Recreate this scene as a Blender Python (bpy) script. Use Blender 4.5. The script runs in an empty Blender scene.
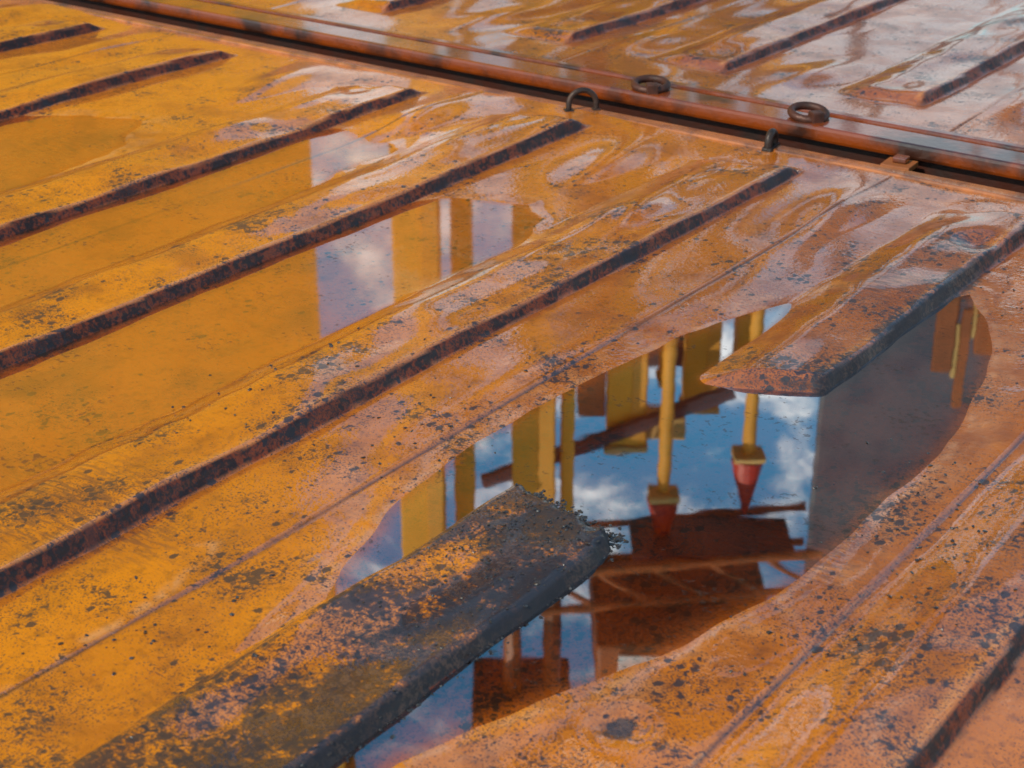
import bpy, bmesh, math
import numpy as np
from mathutils import Vector, Matrix
scene=bpy.context.scene
col=scene.collection
rad=math.radians
HEAD=rad(36.6)

# ------------------------------------------------------------ node helpers
class G:
    def __init__(s,mat):
        s.nt=mat.node_tree; s.n=s.nt.nodes; s.l=s.nt.links
    def node(s,t,**k):
        n=s.n.new(t)
        for a,b in k.items(): setattr(n,a,b)
        return n
    def set(s,sock,v):
        if isinstance(v,bpy.types.NodeSocket): s.l.new(v,sock)
        elif isinstance(v,(tuple,list)):
            sock.default_value=tuple(v)+((1,) if len(v)==3 and sock.type=='RGBA' else ())
        else: sock.default_value=v
    def math(s,op,a,b=0.0,clamp=False):
        n=s.node('ShaderNodeMath',operation=op,use_clamp=clamp); s.set(n.inputs[0],a); s.set(n.inputs[1],b); return n.outputs[0]
    def mr(s,v,a,b,c=0.0,d=1.0,smooth=True):
        n=s.node('ShaderNodeMapRange'); n.interpolation_type='SMOOTHSTEP' if smooth else 'LINEAR'
        s.set(n.inputs['Value'],v); s.set(n.inputs['From Min'],a); s.set(n.inputs['From Max'],b); s.set(n.inputs['To Min'],c); s.set(n.inputs['To Max'],d)
        return n.outputs[0]
    def mix(s,f,a,b,mode='MIX'):
        n=s.node('ShaderNodeMix',data_type='RGBA',blend_type=mode); s.set(n.inputs[0],f); s.set(n.inputs[6],a); s.set(n.inputs[7],b); return n.outputs[2]
    def noise(s,vec,scale,detail=4,rough=.5,dist=0.0):
        n=s.node('ShaderNodeTexNoise'); s.set(n.inputs['Vector'],vec); s.set(n.inputs['Scale'],scale); s.set(n.inputs['Detail'],detail)
        s.set(n.inputs['Roughness'],rough); s.set(n.inputs['Distortion'],dist); return n.outputs['Fac']
    def coord(s,name='Object'): return s.node('ShaderNodeTexCoord').outputs[name]
    def mapping(s,v,sc=(1,1,1),rot=(0,0,0),loc=(0,0,0)):
        n=s.node('ShaderNodeMapping'); s.set(n.inputs['Vector'],v); n.inputs['Scale'].default_value=sc; n.inputs['Rotation'].default_value=rot; n.inputs['Location'].default_value=loc
        return n.outputs[0]
    def attr(s,name): return s.node('ShaderNodeAttribute',attribute_name=name).outputs['Fac']
def newmat(name):
    m=bpy.data.materials.new(name); m.use_nodes=True; g=G(m); p=g.n['Principled BSDF']; return m,g,p

def simple(name,colr,rough=.6,metal=0,var=.25,scale=2.0,dark=None,bump=.2,bscale=30,streak=True,coat=0):
    m,g,p=newmat(name); oc=g.coord()
    a=g.noise(oc,scale,4,.6)
    dk=dark or tuple(x*.45 for x in colr)
    cc=g.mix(g.mr(a,.4,.72,0,var*2),colr,dk)
    if streak:
        st=g.noise(g.mapping(oc,(3,3,.35)),scale*1.3,3,.6)
        cc=g.mix(g.mr(st,.5,.75,0,var*1.6),cc,dk)
    g.set(p.inputs['Base Color'],cc); g.set(p.inputs['Roughness'],g.mr(a,.3,.7,max(0,rough-.1),min(1,rough+.1))); p.inputs['Metallic'].default_value=metal
    if bump:
        b=g.node('ShaderNodeBump'); b.inputs['Strength'].default_value=bump; b.inputs['Distance'].default_value=.01 if bscale<60 else .0025
        g.set(b.inputs['Height'],g.noise(oc,bscale,3)); g.l.new(b.outputs[0],p.inputs['Normal'])
    p.inputs['Coat Weight'].default_value=coat; p.inputs['Coat Roughness'].default_value=.08
    return m

# ------------------------------------------------------------ roof steel material
def roof_mat():
    m,g,p=newmat('wet_orange_painted_steel'); oc=g.coord()
    dirt=g.attr('dirt'); rust=g.attr('rust'); tone=g.attr('tone'); rim=g.attr('rim'); seam=g.attr('seam'); tar=g.attr('tar'); edge_glint=g.attr('edge_glint')
    low=g.noise(oc,1.6,1,.55); mid=g.noise(oc,8,4,.60); mid2=g.noise(g.mapping(oc,loc=(3,7,0)),19,4,.62,.4)
    hi=g.noise(oc,70,2,.6); sp=g.noise(oc,110,2,.6,.3); clump=g.noise(g.mapping(oc,loc=(9,2,0)),7.5,3,.62)
    fine=g.noise(oc,360,1,.5)
    orange=(.68,.185,.002); mauve=(.30,.066,.007)
    t=g.math('ADD',tone,g.mr(low,.3,.7,-.25,.25,False),True)
    base=g.mix(t,orange,mauve)
    base=g.mix(g.mr(mid,.46,.70,0,.52),base,(.19,.038,.004))
    base=g.mix(g.mr(mid2,.54,.74,0,.38),base,(.68,.20,.005))
    base=g.mix(g.mr(hi,.50,.72,0,.42),base,(.11,.026,.005))
    stn=g.noise(g.mapping(oc,(4,1.3,1),(0,0,.12)),4,3,.6)
    base=g.mix(g.mr(stn,.50,.72,0,.32),base,(.13,.030,.006))
    rr=g.math('MULTIPLY',rim,g.mr(mid2,.40,.6))
    base=g.mix(g.math('MULTIPLY',rr,.42),base,(.62,.30,.15))
    base=g.mix(g.math('MULTIPLY',edge_glint,g.mr(hi,.35,.6,.15,.55)),base,(.72,.27,.05))  # highlight on the rib top edges, painted in as lighter worn colour
    rmix=g.mix(g.mr(g.math('ADD',g.math('MULTIPLY',mid2,.5),g.math('MULTIPLY',sp,.5)),.44,.58),(.022,.005,.003),(.20,.032,.004))
    base=g.mix(rust,base,rmix)
    base=g.mix(g.math('MULTIPLY',seam,.8),base,(.045,.018,.012))
    tv=g.math('ADD',tar,g.mr(g.math('ADD',g.math('MULTIPLY',mid2,.6),g.math('MULTIPLY',sp,.4)),.3,.7,-.8,.8,False))
    tfilm=g.mr(tv,-.02,.62,0,.93)
    base=g.mix(tfilm,base,g.mix(g.mr(sp,.42,.62),(.014,.013,.016),(.080,.046,.034)))
    vn=g.node('ShaderNodeTexVoronoi'); g.set(vn.inputs['Vector'],g.mapping(oc,(1,.75,1))); vn.inputs['Scale'].default_value=68; vn.inputs['Randomness'].default_value=1
    vs=g.node('ShaderNodeSeparateColor'); g.l.new(vn.outputs['Color'],vs.inputs[0])
    rr_=g.math('ADD',g.math('MULTIPLY',vs.outputs[0],.55),g.math('ADD',g.math('MULTIPLY',clump,.95),g.math('MULTIPLY',dirt,.24)))
    radv=g.mr(rr_,.84,1.24,-.14,.46,False)
    dd=g.math('ADD',vn.outputs['Distance'],g.math('MULTIPLY',g.math('SUBTRACT',sp,.5),1.0))
    spot=g.mr(g.math('SUBTRACT',radv,dd),-.06,.05)
    v=g.math('ADD',g.math('MULTIPLY',sp,.50),g.math('MULTIPLY',clump,.50)); v=g.math('ADD',v,g.math('MULTIPLY',dirt,.12))
    fl=g.mr(v,.622,.685)
    v2=g.math('ADD',g.math('MULTIPLY',fine,.68),g.math('MULTIPLY',clump,.32)); v2=g.math('ADD',v2,g.math('MULTIPLY',dirt,.12))
    fl2=g.mr(v2,.600,.675,0,.8)
    br=g.noise(g.mapping(oc,(26,150,1),(0,0,-.35)),1,2,.6)
    scr=g.math('MULTIPLY',g.mr(br,.47,.58),g.mr(g.math('ADD',low,g.math('MULTIPLY',dirt,.1)),.69,.78))
    blk=g.math('MAXIMUM',g.math('MAXIMUM',fl,fl2),g.math('MAXIMUM',spot,g.math('MULTIPLY',scr,.6)))
    base=g.mix(g.math('MULTIPLY',blk,.92),base,(.018,.017,.024))
    g.set(p.inputs['Base Color'],base)
    r=g.mr(mid,.3,.7,.18,.34); r=g.math('ADD',r,g.math('MULTIPLY',blk,.15)); r=g.math('ADD',r,g.math('MULTIPLY',rust,.3)); g.set(p.inputs['Roughness'],r)
    p.inputs['Specular IOR Level'].default_value=.4
    cw=g.math('MULTIPLY',g.math('SUBTRACT',1.0,g.math('MULTIPLY',blk,.4)),g.math('SUBTRACT',1.0,g.math('MULTIPLY',rust,.92)))
    cw=g.math('MULTIPLY',cw,g.math('SUBTRACT',1.0,g.math('MULTIPLY',tfilm,.45)))
    cw=g.math('MULTIPLY',cw,g.mr(mid,.40,.64,1.0,.72))
    g.set(p.inputs['Coat Weight'],cw); p.inputs['Coat IOR'].default_value=2.15
    g.set(p.inputs['Coat Roughness'],g.math('ADD',g.mr(low,.35,.65,.012,.035),g.math('MULTIPLY',g.mr(mid2,.5,.7),.06)))
    b=g.node('ShaderNodeBump'); b.inputs['Strength'].default_value=.5; b.inputs['Distance'].default_value=.0018
    g.set(b.inputs['Height'],sp); g.l.new(b.outputs[0],p.inputs['Normal'])
    b2=g.node('ShaderNodeBump'); b2.inputs['Strength'].default_value=.15; b2.inputs['Distance'].default_value=.0010
    g.set(b2.inputs['Height'],sp); g.l.new(b2.outputs[0],p.inputs['Coat Normal'])
    return m
ROOF=roof_mat()

def water_mat():
    m,g,p=newmat('rain_water'); g.n.remove(p); out=g.n['Material Output']; oc=g.coord()
    deep=g.attr('deep'); dep=g.attr('depth')
    fr=g.node('ShaderNodeFresnel'); fr.inputs['IOR'].default_value=1.33
    f0=g.mr(fr.outputs[0],.02,.09,.26,.64,False)
    fac=g.math('MULTIPLY',f0,g.mr(deep,0,1,.56,1.0,False))
    fac=g.math('MULTIPLY',fac,g.mr(dep,0,.35,.65,1.0))
    tr=g.node('ShaderNodeBsdfTransparent'); g.set(tr.inputs[0],g.mix(g.math('MULTIPLY',deep,g.mr(dep,0,.7,.15,1)),(.97,.82,.58),(.66,.44,.34)))
    gl=g.node('ShaderNodeBsdfGlossy'); g.set(gl.inputs['Roughness'],g.mr(deep,0,1,.03,.015,False)); gl.inputs[0].default_value=(1,1,1,1)
    bb=g.node('ShaderNodeBump'); bb.inputs['Strength'].default_value=.030; bb.inputs['Distance'].default_value=.0012
    g.set(bb.inputs['Height'],g.noise(oc,20,1)); g.l.new(bb.outputs[0],gl.inputs['Normal'])
    mx=g.node('ShaderNodeMixShader'); g.set(mx.inputs[0],fac); g.l.new(tr.outputs[0],mx.inputs[1]); g.l.new(gl.outputs[0],mx.inputs[2])
    df=g.node('ShaderNodeBsdfDiffuse'); df.inputs[0].default_value=(.05,.035,.03,1)
    gn=g.math('ADD',g.math('MULTIPLY',g.noise(oc,95,2,.6),.55),g.math('MULTIPLY',g.noise(oc,9,3,.6),.45))
    gm=g.mr(gn,.575,.66,0,.50)
    mx2=g.node('ShaderNodeMixShader'); g.set(mx2.inputs[0],gm); g.l.new(mx.outputs[0],mx2.inputs[1]); g.l.new(df.outputs[0],mx2.inputs[2])
    g.l.new(mx2.outputs[0],out.inputs[0])
    return m
WATER=water_mat()

# ------------------------------------------------------------ object helpers
def empty(name,loc=(0,0,0),rz=0):
    e=bpy.data.objects.new(name,None); e.location=loc; e.rotation_euler=(0,0,rz); col.objects.link(e); return e
def addobj(name,me,mats,parent=None):
    o=bpy.data.objects.new(name,me)
    for m in (mats if isinstance(mats,(list,tuple)) else [mats]): me.materials.append(m)
    col.objects.link(o)
    if parent: o.parent=parent
    return o
def boxes(name,lst,mat,parent=None,bevel=0.0,seg=2):
    bm=bmesh.new()
    for b in lst:
        x0,x1,y0,y1,z0,z1=b[:6]
        M=Matrix.Translation(((x0+x1)/2,(y0+y1)/2,(z0+z1)/2))@Matrix.Diagonal((x1-x0,y1-y0,z1-z0,1))
        bmesh.ops.create_cube(bm,size=1,matrix=M)
    if bevel: bmesh.ops.bevel(bm,geom=list(bm.edges),offset=bevel,segments=seg,affect='EDGES',profile=.6)
    me=bpy.data.meshes.new(name); bm.to_mesh(me); bm.free()
    return addobj(name,me,mat,parent)
def bar(bm,a,b,r,sides=8,r2=None):
    a=Vector(a); b=Vector(b); d=b-a
    M=Matrix.Translation((a+b)/2)@d.to_track_quat('Z','Y').to_matrix().to_4x4()
    bmesh.ops.create_cone(bm,cap_ends=True,segments=sides,radius1=r,radius2=r if r2 is None else r2,depth=d.length,matrix=M)
def bars(name,lst,mat,parent=None,sides=8):
    bm=bmesh.new()
    for t in lst: bar(bm,t[0],t[1],t[2],sides,t[3] if len(t)>3 else None)
    me=bpy.data.meshes.new(name); bm.to_mesh(me); bm.free(); return addobj(name,me,mat,parent)
def tube(name,pts,r,mat,parent=None,closed=False):
    cu=bpy.data.curves.new(name,'CURVE'); cu.dimensions='3D'; cu.bevel_depth=r; cu.bevel_resolution=4
    sp=cu.splines.new('POLY'); sp.points.add(len(pts)-1)
    for i,q in enumerate(pts): sp.points[i].co=(*q,1)
    sp.use_cyclic_u=closed; cu.use_fill_caps=True
    tmp=bpy.data.objects.new('t',cu); col.objects.link(tmp)
    me=bpy.data.meshes.new_from_object(tmp); bpy.data.objects.remove(tmp)
    me.name=name
    for pl in me.polygons: pl.use_smooth=True
    me.materials.clear()
    return addobj(name,me,mat,parent)

# ------------------------------------------------------------ roof heightfield
def ss(a,b,x):
    t=np.clip((x-a)/(b-a),0,1); return t*t*(3-2*t)
def smoothnoise(X,Y,freq,n=14,seed=0,aniso=1.0):
    r=np.random.RandomState(seed); out=np.zeros_like(X)
    for i in range(n):
        a=r.uniform(0,2*np.pi); fq=freq*r.uniform(.5,1.6); ph=r.uniform(0,6.28)
        out+=np.sin((X*np.cos(a)+Y*np.sin(a)*aniso)*fq*6.28+ph)
    return out/np.sqrt(n)
def sdpoly(X,Y,poly):
    d=np.full(X.shape,1e9); inside=np.zeros(X.shape,bool); n=len(poly)
    for i in range(n):
        ax,ay=poly[i]; bx,by=poly[(i+1)%n]; ex,ey=bx-ax,by-ay
        t=np.clip(((X-ax)*ex+(Y-ay)*ey)/(ex*ex+ey*ey),0,1)
        d=np.minimum(d,(X-ax-t*ex)**2+(Y-ay-t*ey)**2)
        if ay!=by:
            c=((ay>Y)!=(by>Y))&(X<(bx-ax)*(Y-ay)/(by-ay)+ax); inside^=c
    d=np.sqrt(d); return np.where(inside,-d,d)
def sdrect(X,Y,x0,x1,y0,y1,r):
    qx=np.abs(X-(x0+x1)/2)-(x1-x0)/2+r; qy=np.abs(Y-(y0+y1)/2)-(y1-y0)/2+r
    return np.hypot(np.maximum(qx,0),np.maximum(qy,0))+np.minimum(np.maximum(qx,qy),0)-r

POLY={
'main':[(-1.057,2.285),(-1.0,2.26),(-.93,2.30),(-.87,2.42),(-.80,2.306),(-.758,2.22),(-.717,2.098),(-.695,1.975),(-.681,1.841),(-.677,1.696),(-.679,1.59),(-.685,1.474),(-.692,1.405),(-.708,1.343),(-.716,1.283),(-.739,1.22),(-.759,1.157),(-.782,1.109),(-.801,1.06),(-.819,1.002),(-.835,.946),(-.851,.824),(-.89,.72),(-1.0,.80),(-1.043,1.04),(-1.06,1.046),(-1.09,1.11),(-1.121,1.178),(-1.171,1.344),(-1.191,1.533),(-1.181,1.754),(-1.159,1.992),(-1.124,2.115)],
'z23':[(-1.95,.4),(-1.56,.4),(-1.56,1.9),(-1.60,2.2),(-1.62,2.30),(-1.70,2.36),(-1.83,2.30),(-1.95,2.1)],
'z12':[(-2.42,.4),(-2.02,.4),(-2.03,1.5),(-2.07,2.1),(-2.13,2.45),(-2.25,2.55),(-2.42,2.4)],
'z01':[(-3.0,.4),(-2.5,.4),(-2.55,2.1),(-2.7,2.3),(-3.0,2.15)],
}
LOWP=[(-1.36,.4),(-1.22,.4),(-1.23,.8),(-1.24,.98),(-1.262,1.1),(-1.2775,1.131),(-1.31,1.08),(-1.33,.95),(-1.36,.85)]
RIBX=[(-1.592,-1.383),(-2.09,-1.887),(-2.54,-2.335),(-3.13,-2.945),(-3.61,-3.425),(-4.12,-3.93),(-4.62,-4.43),(-5.12,-4.93),(-5.62,-5.43),(-6.12,-5.93),(-6.62,-6.43),(-7.12,-6.93),(-7.62,-7.43),
      (-.59,-.428),(-.09,.09),(.41,.59),(.91,1.09),(1.41,1.59),(1.91,2.09),(2.41,2.59),(2.91,3.09)]

def make_roof(name,wname,xs,ys,kind,parent):
    X,Y=np.meshgrid(xs,ys)
    wob=.006*smoothnoise(X,Y,3,seed=3)+.0022*smoothnoise(X,Y,11,seed=5)
    if kind==1:
        sd=np.full(X.shape,1e9)
        for k,pl in POLY.items():
            sd=np.minimum(sd,sdpoly(X,Y,pl))
        sd=sd+wob*np.where(X<-1.35,2.5,.6)
        sd=np.minimum(sd, .25-.2*smoothnoise(X,Y,.7,seed=21)+10*((X>-4.3)&(X<.2)))
    else:
        sd=.22+.11*smoothnoise(X,Y,1.1,seed=31)+wob
    z=np.where(sd>0,.0046*(1-np.exp(-np.maximum(sd,0)/.06)),-.0055*(1-np.exp(np.minimum(sd,0)/.06)))
    und=(.0040*smoothnoise(X,Y,1.5,seed=11,aniso=.6)+.0007*smoothnoise(X,Y,6,seed=12,aniso=.5))
    z+=np.maximum(und,-.0035)*ss(.0,.10,sd)
    def gauss(cx,cy,sx,sy,a,rot=0):
        dx,dy=X-cx,Y-cy; c,s_=math.cos(rot),math.sin(rot); u=dx*c+dy*s_; v=-dx*s_+dy*c
        return a*np.exp(-(u/sx)**2-(v/sy)**2)
    ribs=[]
    if kind==1:
        for a,b in RIBX: ribs.append((a,b,.62,2.825))
        ribs.append((-1.075,-.888,.62,1.462)); ribs.append((-1.075,-.888,1.845,2.825))
    else:
        for a,b in RIBX+[(-1.09,-.888)]: ribs.append((a,b,3.375,5.32))
    rib=np.zeros(X.shape)
    rag=.005*smoothnoise(X,Y,16,seed=41)+.0035*smoothnoise(X,Y,45,seed=42)
    for a,b,c0,c1 in ribs:
        wb=.0022*np.sin(Y*9+a*13)+.0013*np.sin(Y*23+a*5)+.0006*np.sin(Y*61+a)
        near=(c1<1.6 and kind==1); far4=(kind==1 and c0>1.5)
        left=.030 if near else .10
        q=np.clip((b+.003-(X+wb))/.021,0,1); R=1-(1-q)**2.4
        L=ss(a-.015,a-.015+left,X+wb)
        ew=.03 if near else .055
        yy=Y+(.18*(b-X) if c1>2 else 0)+(.20*(X-a)+rag*1.3 if near else 0)-.004*np.sin(X*70)
        y0=Y-(.55*np.maximum(0,X-a-.035) if far4 else 0)
        E=ss(c1+.004,c1-ew,yy)*ss(c0-.004,c0+(.04 if far4 else ew),y0)
        cr=ss(0,1,np.clip(-sdrect(X+wb,yy if near else y0,a-.02,b+.004,c0-.01,c1+.012,.085 if near else .03)/.012,0,1))
        if far4: cr=np.where(Y>2.3,ss(0,1,np.clip(-sdrect(X+wb,Y,a-.02,b+.004,c0-.01,c1+.012,.03)/.012,0,1)),cr)
        rib=np.maximum(rib,R*L*E*cr)
    z+=rib*.0215
    z+=rib*(.0024*smoothnoise(X,Y,2.4,seed=14)+.0008*smoothnoise(X,Y,9,seed=15,aniso=.5))
    if kind==1:
        for a,b,c0,c1 in ribs:
            if c1<2: continue
            z+=gauss((a+b)/2-.02,c1-.10,.05,.09,-.008)
            z+=gauss((a+b)/2-.24,c1-.16,.055,.16,.0105,.15)
            z+=gauss((a+b)/2-.15,c1-.28,.04,.13,-.0045,-.1)
        z+=gauss(-.934,2.60,.03,.035,-.014)
        z+=gauss(-.698,1.12,.024,.026,-.0065)+gauss(-.698,1.12,.07,.08,.004)
        z+=gauss(-1.489,2.40,.03,.10,.006,.2)
        z+=gauss(-1.11,1.02,.02,.10,.004,.25)
    else:
        for a,b,c0,c1 in ribs:
            z+=gauss((a+b)/2,c0+.10,.05,.07,-.006)
            z+=gauss((a+b)/2-.22,c0+.15,.06,.14,.008,-.15)
    z=np.where((sd>0)&(z<.0012*ss(0,.03,sd)),.0012*ss(0,.03,sd)+.0003,z)
    seam=np.zeros(X.shape)
    for sx in ([-1.228,-2.235,-.612,-3.24,-.2,-4.2] if kind==1 else [-1.25,-2.25,-.25,-3.24]):
        xx=sx+.0015*np.sin(Y*7)
        z+=.0015*ss(.004,-.004,X-xx)*np.exp(-np.maximum(xx-X,0)/.06)
        seam=np.maximum(seam,np.exp(-((X-xx-.003)/.0026)**2))
    gx=np.gradient(z,xs,axis=1); gy=np.gradient(z,ys,axis=0); sl=np.hypot(np.minimum(gx,0),gy*.7)
    rust=ss(.45,.85,sl)
    near_edge=np.zeros(X.shape); edge_glint=np.zeros(X.shape)
    for a,b,c0,c1 in ribs:
        inn=(Y>c0)*(Y<c1-(.06 if c1<1.6 else 0))
        near_edge=np.maximum(near_edge,np.exp(-np.maximum(X-b,0)/.007)*np.exp(-np.maximum(b-X,0)/.008)*inn)
        edge_glint=np.maximum(edge_glint,np.exp(-((X-b+.019)/.006)**2)*inn*(rib>.7))  # mask for the painted highlight at the top of each drop
    rust=np.maximum(rust,.7*near_edge*(rib<.4))
    dirt=.27+.25*rib+.30*near_edge
    dirt+=ss(-1.7,-.7,X)*.15 if kind==1 else .10
    dirt+=ss(2.0,1.2,Y)*ss(-1.6,-1.2,X)*.12
    if kind==1: dirt+=.35*ss(0,-.05,sd)*(X>-1.25)*(rib<.1)
    tar=np.full(X.shape,-1.2)
    if kind==1:
        fr=((X>-1.10)&(X<-.84)&(Y<1.50))
        t=-.08+.90*ss(-1.04,-.92,X)+.85*ss(1.12,1.36,Y)+.5*ss(-1.03,-1.09,X)-.45*np.exp(-((X+1.0)/.05)**2-((Y-1.27)/.10)**2)
        tar=np.where(fr&(rib>.03),np.minimum(t,.72),tar)
        edge_glint=np.where(fr,0,edge_glint)
        e=-1.2+1.8*np.exp(-((X+.895)/.04)**2)*ss(1.84,1.95,Y)*ss(2.8,2.4,Y)
        tar=np.maximum(tar,e)
        dirt=dirt+fr*rib*.3
        tar=np.maximum(tar,-1.2+1.55*np.exp(-((X+1.50)/.09)**2-((Y-.95)/.18)**2))
        tar=np.maximum(tar,-1.2+1.25*np.exp(-((X+1.99)/.10)**2-((Y-1.20)/.12)**2))
        tar=np.maximum(tar,-1.2+2.2*np.exp(-((X+.698)/.026)**2-((Y-1.12)/.03)**2))
        tone=ss(-1.80,-1.15,X)*.50
        tone+=ss(1.5,2.6,Y)*.25*ss(-2.6,-1.8,X)
        tone-=.30*ss(1.6,1.1,Y)
        tone-=.5*np.exp(-((X+1.0)/.12)**2)*ss(1.5,1.3,Y)
    else:
        tone=np.full(X.shape,.85)-ss(-2.2,-3,X)*.35
    rim=np.exp(-((sd-.006)/.007)**2)*(1-rib)+.5*np.exp(-((sd-.03)/.02)**2)*(1-rib)
    rim+=np.exp(-((rib-.12)/.1)**2)*(rib>.01)*(sl<.3)*.4
    if kind==1:
        sl_=sdpoly(X,Y,LOWP)+wob
        rim+=1.3*np.exp(-(sl_/.007)**2)*(X>-1.30); tone-=.35*ss(.01,-.01,sl_)
    ny,nx=X.shape
    co=np.stack([X,Y,z],-1).reshape(-1,3)
    idx=np.arange(nx*ny).reshape(ny,nx)
    F=np.stack([idx[:-1,:-1],idx[:-1,1:],idx[1:,1:],idx[1:,:-1]],-1).reshape(-1,4)
    def mk(nm,co,F):
        me=bpy.data.meshes.new(nm); me.vertices.add(len(co)); me.vertices.foreach_set('co',co.astype(np.float32).ravel())
        me.loops.add(F.size); me.loops.foreach_set('vertex_index',F.astype(np.int32).ravel())
        me.polygons.add(len(F)); me.polygons.foreach_set('loop_start',(np.arange(len(F))*4).astype(np.int32))
        me.update(calc_edges=True); me.polygons.foreach_set('use_smooth',np.ones(len(F),bool)); me.validate(); return me
    me=mk(name,co,F)
    for nm,a in dict(dirt=dirt,rust=rust,tone=tone,rim=np.clip(rim,0,1.6),seam=seam,tar=tar,edge_glint=edge_glint).items():
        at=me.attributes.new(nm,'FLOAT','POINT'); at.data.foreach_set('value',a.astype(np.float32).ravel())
    o=addobj(name,me,ROOF,parent)
    zf=z.ravel(); keep=(zf[F].min(1)<0.0002)
    Fw=F[keep]; used=np.unique(Fw); mp=-np.ones(nx*ny,int); mp[used]=np.arange(len(used))
    cw=co[used].copy(); cw[:,2]=0.0
    if len(used):
        mw=mk(wname,cw,mp[Fw])
        dp=ss(-1.34,-1.24,X) if kind==1 else np.full(X.shape,.3)
        at=mw.attributes.new('deep','FLOAT','POINT'); at.data.foreach_set('value',dp.ravel()[used].astype(np.float32))
        at=mw.attributes.new('depth','FLOAT','POINT'); at.data.foreach_set('value',np.clip(-zf[used]/.0055,0,1).astype(np.float32))
        addobj(wname,mw,WATER,None)
    def zat(x,y):
        return z[min(len(ys)-1,int(np.searchsorted(ys,y))),min(len(xs)-1,int(np.searchsorted(xs,x)))]
    return zat

# ------------------------------------------------------------ other materials
RAIL=simple('rusty_rail_paint',(.23,.040,.004),.28,0,.6,7,(.035,.009,.004),.4,90,False,.9)
WEB=simple('rail_web_shade',(.050,.011,.005),.5,0,.4,9,(.012,.006,.004),.4,90,False)  # near-black colour puts the rail face's shade into the paint
SIDE=simple('container_side_paint',(.38,.11,.02),.5,0,.3,1.5,(.08,.02,.01))
DARKM=simple('blackened_iron',(.035,.022,.018),.45,.3,.3,30,(.09,.03,.012),.5,150,False)
RINGM=simple('rusted_ring_steel',(.09,.028,.016),.5,.3,.4,40,(.03,.015,.012),.5,200,False)
LIP=simple('worn_edge_paint',(.46,.14,.03),.22,0,.5,12,(.10,.03,.010),.3,120,False,1)
OCHRE=simple('ochre_render',(.74,.34,.03),.85,0,.2,.5,(.56,.24,.02),.1)
OCHRED=simple('ochre_shutter_paint',(.66,.29,.025),.7,0,.2,1,None,.1)
BRICK=simple('brick_render',(.40,.15,.06),.9,0,.3,1)
CONC=simple('quay_concrete',(.26,.25,.23),.9,0,.3,.3,(.16,.15,.14),streak=False)
WHITE=simple('white_paint',(.78,.76,.72),.5,0,.15,2)
CRANE=simple('crane_brown_paint',(.040,.030,.040),.6,0,.4,.6)
HOUSEM=simple('weathered_blue_brown_plate',(.050,.045,.060),.6,0,.5,1.1,(.012,.022,.045),.2,30,False)
CRANEO=simple('crane_orange_paint',(.32,.085,.015),.6,0,.4,.8)
RED=simple('red_paint',(.42,.03,.015),.5,0,.2,3)
STONE=simple('pale_stone',(.60,.36,.12),.85,0,.2,.8)
TARM=simple('bitumen',(.020,.018,.020),.35,0,.3,60,(.05,.03,.02),.4,200,False,.5)

def seq(*parts):
    return np.unique(np.round(np.concatenate([np.arange(a,b,st) for a,b,st in parts]),5))
xs=seq((-8.18,-4.4,.03),(-4.4,-2.2,.0055),(-2.2,-.2,.0042),(-.2,3.97,.03),(3.97,3.98,.01))
ys=seq((.50,.7,.02),(.7,1.55,.0055),(1.55,2.905,.0075))
ys2=seq((3.20,4.95,.011),(4.95,5.40,.03))
xs2=seq((-8.18,-4.4,.03),(-4.4,-.4,.006),(-.4,3.97,.03))

def side_corrugated(name,x0,x1,y,z0,z1,parent,depth=.036,sgn=1):
    bm=bmesh.new(); x=x0; pts=[]
    while x<x1-.28:
        pts+= [(x,y),(x+.07,y),(x+.138,y+sgn*depth),(x+.21,y+sgn*depth)]; x+=.278
    pts.append((x1,y))
    lo=[bm.verts.new((a,b,z0)) for a,b in pts]; hi=[bm.verts.new((a,b,z1)) for a,b in pts]
    for i in range(len(pts)-1): bm.faces.new((lo[i],lo[i+1],hi[i+1],hi[i]))
    me=bpy.data.meshes.new(name); bm.to_mesh(me); bm.free(); return addobj(name,me,SIDE,parent)

def container(rootname,ya,yb):
    r=empty(rootname)
    side_corrugated('side_wall_near',-8.1,3.9,ya+.03,-2.45,-.13,r)
    side_corrugated('side_wall_far',-8.1,3.9,yb-.03,-2.45,-.13,r,sgn=-1)
    L=[]
    for x in (-8.25,3.98):
        for y in (ya,yb-.16): L.append((x,x+.16,y,y+.16,-2.42,-.14))
    boxes('corner_posts',L,SIDE,r,.01)
    boxes('end_wall',[(-8.17,-8.11,ya+.165,yb-.165,-2.4,-.13)],SIDE,r)
    dl=[]
    for i in range(2):
        y0=ya+.17+i*(yb-ya-.34)/2; y1=y0+(yb-ya-.34)/2-.01
        dl.append((3.99,4.04,y0,y1,-2.4,-.15))
    boxes('doors',dl,SIDE,r,.006)
    bars('lock_rods',[((4.07,y,-2.42),(4.07,y,-.14),.018) for y in np.linspace(ya+.45,yb-.45,4)],RINGM,r)
    boxes('bottom_rails',[(-8.09,3.97,ya,ya+.07,-2.6,-2.44),(-8.09,3.97,yb-.07,yb,-2.6,-2.44)],SIDE,r,.006)
    cc=[]
    for x in (-8.26,3.97):
        for y in (ya-.004,yb-.174):
            for z in (-2.598,-.12): cc.append((x,x+.178,y,y+.178,z,z+.14))
    boxes('corner_castings',cc,DARKM,r,.012)
    boxes('end_rails',[(-8.25,-8.185,ya+.18,yb-.18,-.13,.012),(3.985,4.05,ya+.18,yb-.18,-.13,.012)],LIP,r,.006)
    return r

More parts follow.
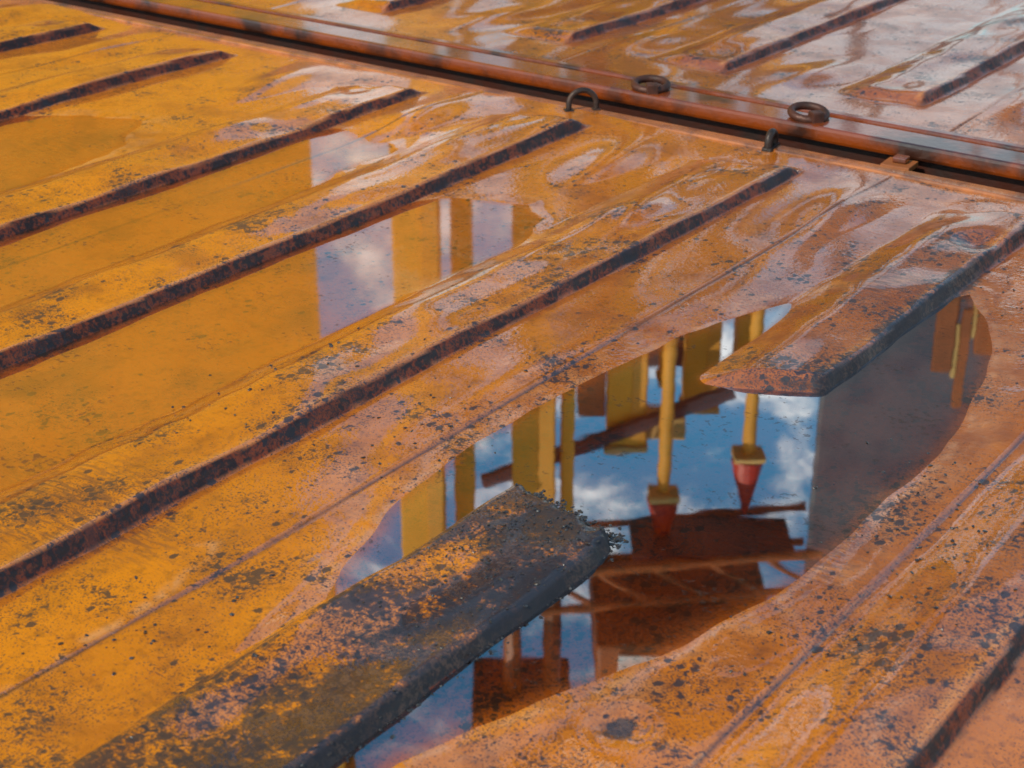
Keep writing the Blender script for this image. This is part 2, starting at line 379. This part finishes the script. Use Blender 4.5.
c1=container('shipping_container',.42,2.935)
zat=make_roof('roof','rain_puddle',xs,ys,1,c1)
boxes('top_rail_far',[(-8.07,3.96,2.896,2.935,-.13,.0085)],LIP,c1,.004)
boxes('top_rail_near',[(-8.07,3.96,.42,.505,-.13,.03)],RAIL,c1,.006)

c2=container('shipping_container',3.0,5.50)
make_roof('roof','rain_puddle',xs2,ys2,2,c2)
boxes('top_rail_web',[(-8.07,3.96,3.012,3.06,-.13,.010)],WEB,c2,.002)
boxes('top_rail_near',[(-8.07,3.96,2.992,3.078,.0105,.042)],RAIL,c2,.007)
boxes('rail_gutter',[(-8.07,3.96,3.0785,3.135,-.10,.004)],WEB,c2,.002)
boxes('rail_flange',[(-8.07,3.96,3.1355,3.165,-.10,.030)],RAIL,c2,.006)
boxes('rail_inner_strip',[(-8.07,3.96,3.1655,3.205,-.10,.006)],LIP,c2,.002)
boxes('top_rail_far',[(-8.07,3.96,5.395,5.50,-.13,.03)],RAIL,c2,.006)

# bitumen crumbs torn off the broken rib + loose grit
rr=np.random.RandomState(12); bm=bmesh.new()
def crumb(x,y,s):
    z=max(float(zat(x,y)),-.0005)
    M=Matrix.Translation((x,y,z+s*.2))@Matrix.Rotation(rr.uniform(0,6.3),4,'Z')@Matrix.Diagonal((s*rr.uniform(.7,1.6),s*rr.uniform(.6,1.1),s*rr.uniform(.3,.6),1))
    r=bmesh.ops.create_icosphere(bm,subdivisions=1,radius=1,matrix=M)
    for v in r['verts']: v.co+=Vector(rr.normal(0,s*.16,3))
for i in range(420):
    x=-1.065+.175*rr.rand()**.8; y=1.455-.20*(x+1.075)+rr.normal(0,.009)
    crumb(x,y,rr.uniform(.001,.0034))
for i in range(260):
    crumb(-.893+rr.normal(0,.008),rr.uniform(.72,1.42),rr.uniform(.001,.0026))
for i in range(420):
    crumb(rr.uniform(-1.06,-.90),1.42-abs(rr.normal(0,.16)),rr.uniform(.0008,.0024))
for cx,cy,n_,sg in ((-.66,1.75,60,.05),(-.52,1.6,60,.06),(-.62,1.35,50,.04),(-1.26,1.5,50,.05),(-1.48,1.5,60,.07),(-.75,2.45,40,.05),(-1.2,.95,40,.05)):
    for i in range(n_): crumb(cx+rr.normal(0,sg),cy+rr.normal(0,sg*1.6),rr.uniform(.0008,.0028))
me=bpy.data.meshes.new('bitumen_crumbs'); bm.to_mesh(me); bm.free(); addobj('bitumen_crumbs',me,TARM)

def ring(loc,R,r,tilt,rz,mat):
    e=empty('lashing_ring',loc,rz)
    pts=[]
    for i in range(32):
        a=2*math.pi*i/32; pts.append((R*math.cos(a),R*math.sin(a)*math.cos(tilt),R*math.sin(a)*math.sin(tilt)))
    tube('ring',pts,r,mat,e,True)
    boxes('ring_lug',[(-.013,.013,-R*math.cos(tilt)-.012,-R*math.cos(tilt)+.014,-.012,.012)],mat,e,.003)
    return e
e=empty('lashing_staple',(-1.965,2.905,.0),HEAD+rad(12))
pts=[(-.031,0,-.01),(-.031,0,.02)]+[(-.031*math.cos(a),.004*math.sin(a),.022+.030*math.sin(a)) for a in np.linspace(.1,math.pi-.1,16)]+[(.031,0,.02),(.031,0,.006)]
tube('bent_rod',pts,.0065,DARKM,e)
boxes('weld_foot',[(-.042,-.020,-.012,.012,-.002,.012)],DARKM,e,.003)
boxes('weld_foot_b',[(.022,.040,-.010,.010,-.002,.012)],DARKM,e,.003)
e=empty('lashing_staple',(-1.503,2.912,.0),HEAD+rad(62))
pts=[(-.018,0,-.01),(-.018,0,.018)]+[(-.018*math.cos(a),0,.020+.018*math.sin(a)) for a in np.linspace(.1,math.pi-.1,12)]+[(.018,0,.018),(.018,0,-.01)]
tube('bent_rod',pts,.0085,DARKM,e)
boxes('weld_foot',[(-.028,.028,-.011,.011,-.002,.012)],DARKM,e,.003)
ring((-1.875,3.040,.051),.036,.0085,.12,HEAD,RINGM)
ring((-1.490,3.045,.051),.036,.0085,.16,HEAD+.3,RINGM)
e=empty('latch_bracket',(-1.243,2.962,.012),rad(4))
boxes('plate',[(-.03,.03,-.03,.026,-.012,0)],CRANEO,e,.003)
boxes('tab',[(-.012,.016,-.012,.014,.0005,.012)],RAIL,e,.003)

# ------------------------------------------------------------ ground
bm=bmesh.new(); bmesh.ops.create_grid(bm,x_segments=8,y_segments=8,size=600); me=bpy.data.meshes.new('ground'); bm.to_mesh(me); bm.free()
gobj=addobj('ground',me,CONC); gobj.location=(0,0,-2.6)

# ------------------------------------------------------------ buildings (local frame: x right, y away)
def bld(name,x,y,rz=0.0):
    ch,sh=math.cos(HEAD),math.sin(HEAD)
    return empty(name,(x*ch-y*sh,x*sh+y*ch,-2.6),HEAD+rz)
b=bld('ochre_warehouse',-2.55,20.0,rad(9))
boxes('walls',[(-22,0,0,9,0,20.0)],OCHRE,b)
boxes('string_courses',[(-22.04,.02,-.05,-.003,zz_,zz_+.25) for zz_ in (4.2,15.4)],OCHRED,b,.02)
boxes('cornice',[(-22.3,.2,-.45,-.004,19.3,19.7),(-22.4,.3,-.6,9.3,20.003,20.3)],STONE,b,.03)
lv=[]
for x in (-20,-16.5,-13,-9.5,-6,-2.6):
    for z in (1.2,16.6):
        lv+=[(x,x+1.5,-.07,-.004,z+j*.3,z+j*.3+.2) for j in range(6)]
boxes('louvres',lv,OCHRED,b,.01)
b2=bld('ochre_pier_building',0,0,0)
H2=lambda D,sl: D*sl+1.6
pc=[]
for b0,b1,D,slp in ((-.078,-.047,17,.66),(-.040,-.026,17.5,.63),(.0,.030,18,.60),(.034,.043,18.2,.58),(.065,.092,19,.52),(.1165,.140,20,.49),(.150,.159,20.5,.46),(.1,.1065,19.5,.47)):
    pc.append((b0*D,b1*D,D,D+.35,0,H2(D,slp)))
boxes('piers',pc,OCHRE,b2,.03)
boxes('pier_capitals',[(p[0]-.03,p[1]+.03,p[2]-.05,p[3]+.05,p[5]+.003,p[5]+.10) for p in pc],STONE,b2,.03)
boxes('pier_shade_strips',[(p[0]+(p[1]-p[0])*.62,p[1]-.02,p[2]-.03,p[2]-.004,0,p[5]-.1) for p in pc if p[1]-p[0]>.3],OCHRED,b2,.005)  # darker strips painted in for the shaded side of each wide pier
boxes('podium',[(-1.6,4.0,20.95,27,0,H2(20,.2))],OCHRE,b2,.04)
D=19; boxes('brick_panel',[(.045*D,.064*D,D+.1,D+.6,0,H2(D,.50))],BRICK,b2,.02)
boxes('lintel',[(.066*19,.142*20,20.4,20.8,H2(20,.452),H2(20,.470))],CRANE,b2,.03)
bars('raking_beam',[((-.02*19,18.9,H2(19,.545)),(.142*20,18.9,H2(19,.475)),.11)],CRANE,b2)
boxes('lintel_pale',[(.0925*19,.1155*20,19.40,19.9,H2(20,.485),H2(20,.50))],STONE,b2,.03)
for (bb,D,sl0) in ((.1025,19.3,.585),(.158,19.3,.555)):
    m_=bld('signal_mast',bb*D,D-.6,0); hh=H2(D,sl0)
    bars('pole',[((0,0,0),(0,0,hh-.8),.085)],OCHRED,m_,12)
    bars('red_cap',[((0,0,hh-.80),(0,0,hh),.22,.03)],RED,m_,16)
    boxes('platform',[(-.2,.2,-.2,.2,hh-.90,hh-.82)],STONE,m_,.01)
k=bld('dockside_crane',0,0,0); D=18
kh=bld('tower_house_frame',.2085*D,D,-rad(13))
boxes('crane_tower_house',[(0,2.6,0,.8,H2(D,.40),H2(D,.66))],HOUSEM,kh,.05)
kh.parent=k; kh.matrix_parent_inverse=Matrix.LocRotScale(k.location,k.rotation_euler,None).inverted()
bars('portal_legs',[((.215*D,D+.2,0),(.215*D,D+.2,H2(D,.40)-.003),.10),((.34*D,D+.2,0),(.34*D,D+.2,H2(D,.40)-.003),.10)],CRANE,k,12)
boxes('machinery_house',[(.06*D,.19*D,D-.6,D+1.6,H2(D,.662),H2(D,.70))],CRANEO,k,.05)
boxes('house_windows',[(.075*D,.105*D,D-.66,D-.605,H2(D,.668),H2(D,.685)),(.13*D,.15*D,D-.66,D-.605,H2(D,.668),H2(D,.685))],WHITE,k,.01)
bl=[]
zA=H2(D,.625); zB=H2(D,.655)
xa,xb=.02*D,.22*D
for yy in (D,D+1.2):
    bl+= [((xa,yy,zA),(xb,yy,zA-.35),.06),((xa,yy,zB),(xb,yy,zB-.35),.06)]
n=5
for i in range(n):
    x0=xa+(xb-xa)*i/n; x1=xa+(xb-xa)*(i+1)/n
    bl+= [((x0,D,zA-.35*i/n),(x1,D,zB-.35*(i+1)/n),.04)]
bars('boom',bl,CRANEO,k)
boxes('boom_walkway',[(xa+1.2,xb-.3,D+.1,D+1.1,zA-.25,zA-.19)],CRANE,k)
bars('cab_legs',[((.0*D,D+.4,zA),(.0*D,D+.4,zA+3),.12),((.03*D,D+.4,zA),(.03*D,D+.4,zA+3.2),.12)],CRANEO,k)
boxes('operator_cab',[(-.03*D,.045*D,D-.6,D+1.2,H2(D,.74),H2(D,.80))],CRANE,k,.05)
boxes('cab_window',[(.0*D,.03*D,D-.66,D-.605,H2(D,.75),H2(D,.785))],WHITE,k,.01)
D=16.8
boxes('access_panels',[(.283*D,.296*D,D+.03,D+.10,H2(D,.40),H2(D,.465)),(.300*D,.306*D,D+.03,D+.10,H2(D,.42),H2(D,.492)),(.310*D,.330*D,D+.03,D+.10,H2(D,.40),H2(D,.452))],CRANEO,k,.01)
boxes('access_lights',[(.2965*D,.2995*D,D+.05,D+.10,H2(D,.43),H2(D,.47)),(.3065*D,.3095*D,D+.05,D+.10,H2(D,.41),H2(D,.44))],STONE,k,.01)
bars('access_posts',[((.2965*D,D+.15,0),(.2965*D,D+.15,H2(D,.46)),.04),((.3245*D,D+.15,0),(.3245*D,D+.15,H2(D,.45)),.04)],CRANEO,k)

# ------------------------------------------------------------ world
w=bpy.data.worlds.new('World'); scene.world=w; w.use_nodes=True
g=G(w); bg=g.n['Background']
sunv=Vector((-.209,-.977,0)).normalized(); el=rad(42)
sky=g.node('ShaderNodeTexSky',sky_type='NISHITA'); sky.sun_disc=False; sky.sun_elevation=el; sky.sun_rotation=math.atan2(sunv.x,sunv.y)
gc=g.coord('Generated')
sep=g.node('ShaderNodeSeparateXYZ'); g.l.new(gc,sep.inputs[0]); zz=sep.outputs[2]
mp=g.mapping(gc,(1,1,1.7),loc=(.37,.15,0))
cn=g.noise(mp,10,6,.66,.5)
hz=g.mr(zz,.18,.46,.16,0.0,False)
cm=g.mr(g.math('ADD',cn,hz),.50,.70)
shade=g.mr(cn,.5,.75,6.0,10.0)
cl=g.node('ShaderNodeCombineXYZ'); g.set(cl.inputs[0],shade); g.set(cl.inputs[1],g.math('MULTIPLY',shade,1.04)); g.set(cl.inputs[2],g.math('MULTIPLY',shade,1.06))
skyc=g.mix(1.0,sky.outputs[0],(.50,1.26,1.36),'MULTIPLY')
fin=g.mix(cm,skyc,cl.outputs[0]); g.set(bg.inputs[0],fin); bg.inputs[1].default_value=.13

sl=bpy.data.lights.new('sun','SUN'); sl.energy=3.8; sl.angle=rad(.5); sl.color=(1,.89,.72)
so=bpy.data.objects.new('sun',sl); col.objects.link(so)
d=Vector((sunv.x*math.cos(el),sunv.y*math.cos(el),math.sin(el)))
so.rotation_euler=d.to_track_quat('Z','Y').to_euler()

# ------------------------------------------------------------ camera
cd=bpy.data.cameras.new('camera'); cam=bpy.data.objects.new('camera',cd); col.objects.link(cam); scene.camera=cam
cam.location=(0,0,1.0); cam.rotation_euler=(rad(90-25.3),0,HEAD)
cd.sensor_width=36; cd.lens=57.55; cd.clip_start=.05; cd.clip_end=2000
cd.dof.use_dof=True; cd.dof.focus_distance=2.35; cd.dof.aperture_fstop=9
scene.view_settings.view_transform='Standard'; scene.view_settings.look='None'; scene.view_settings.exposure=0
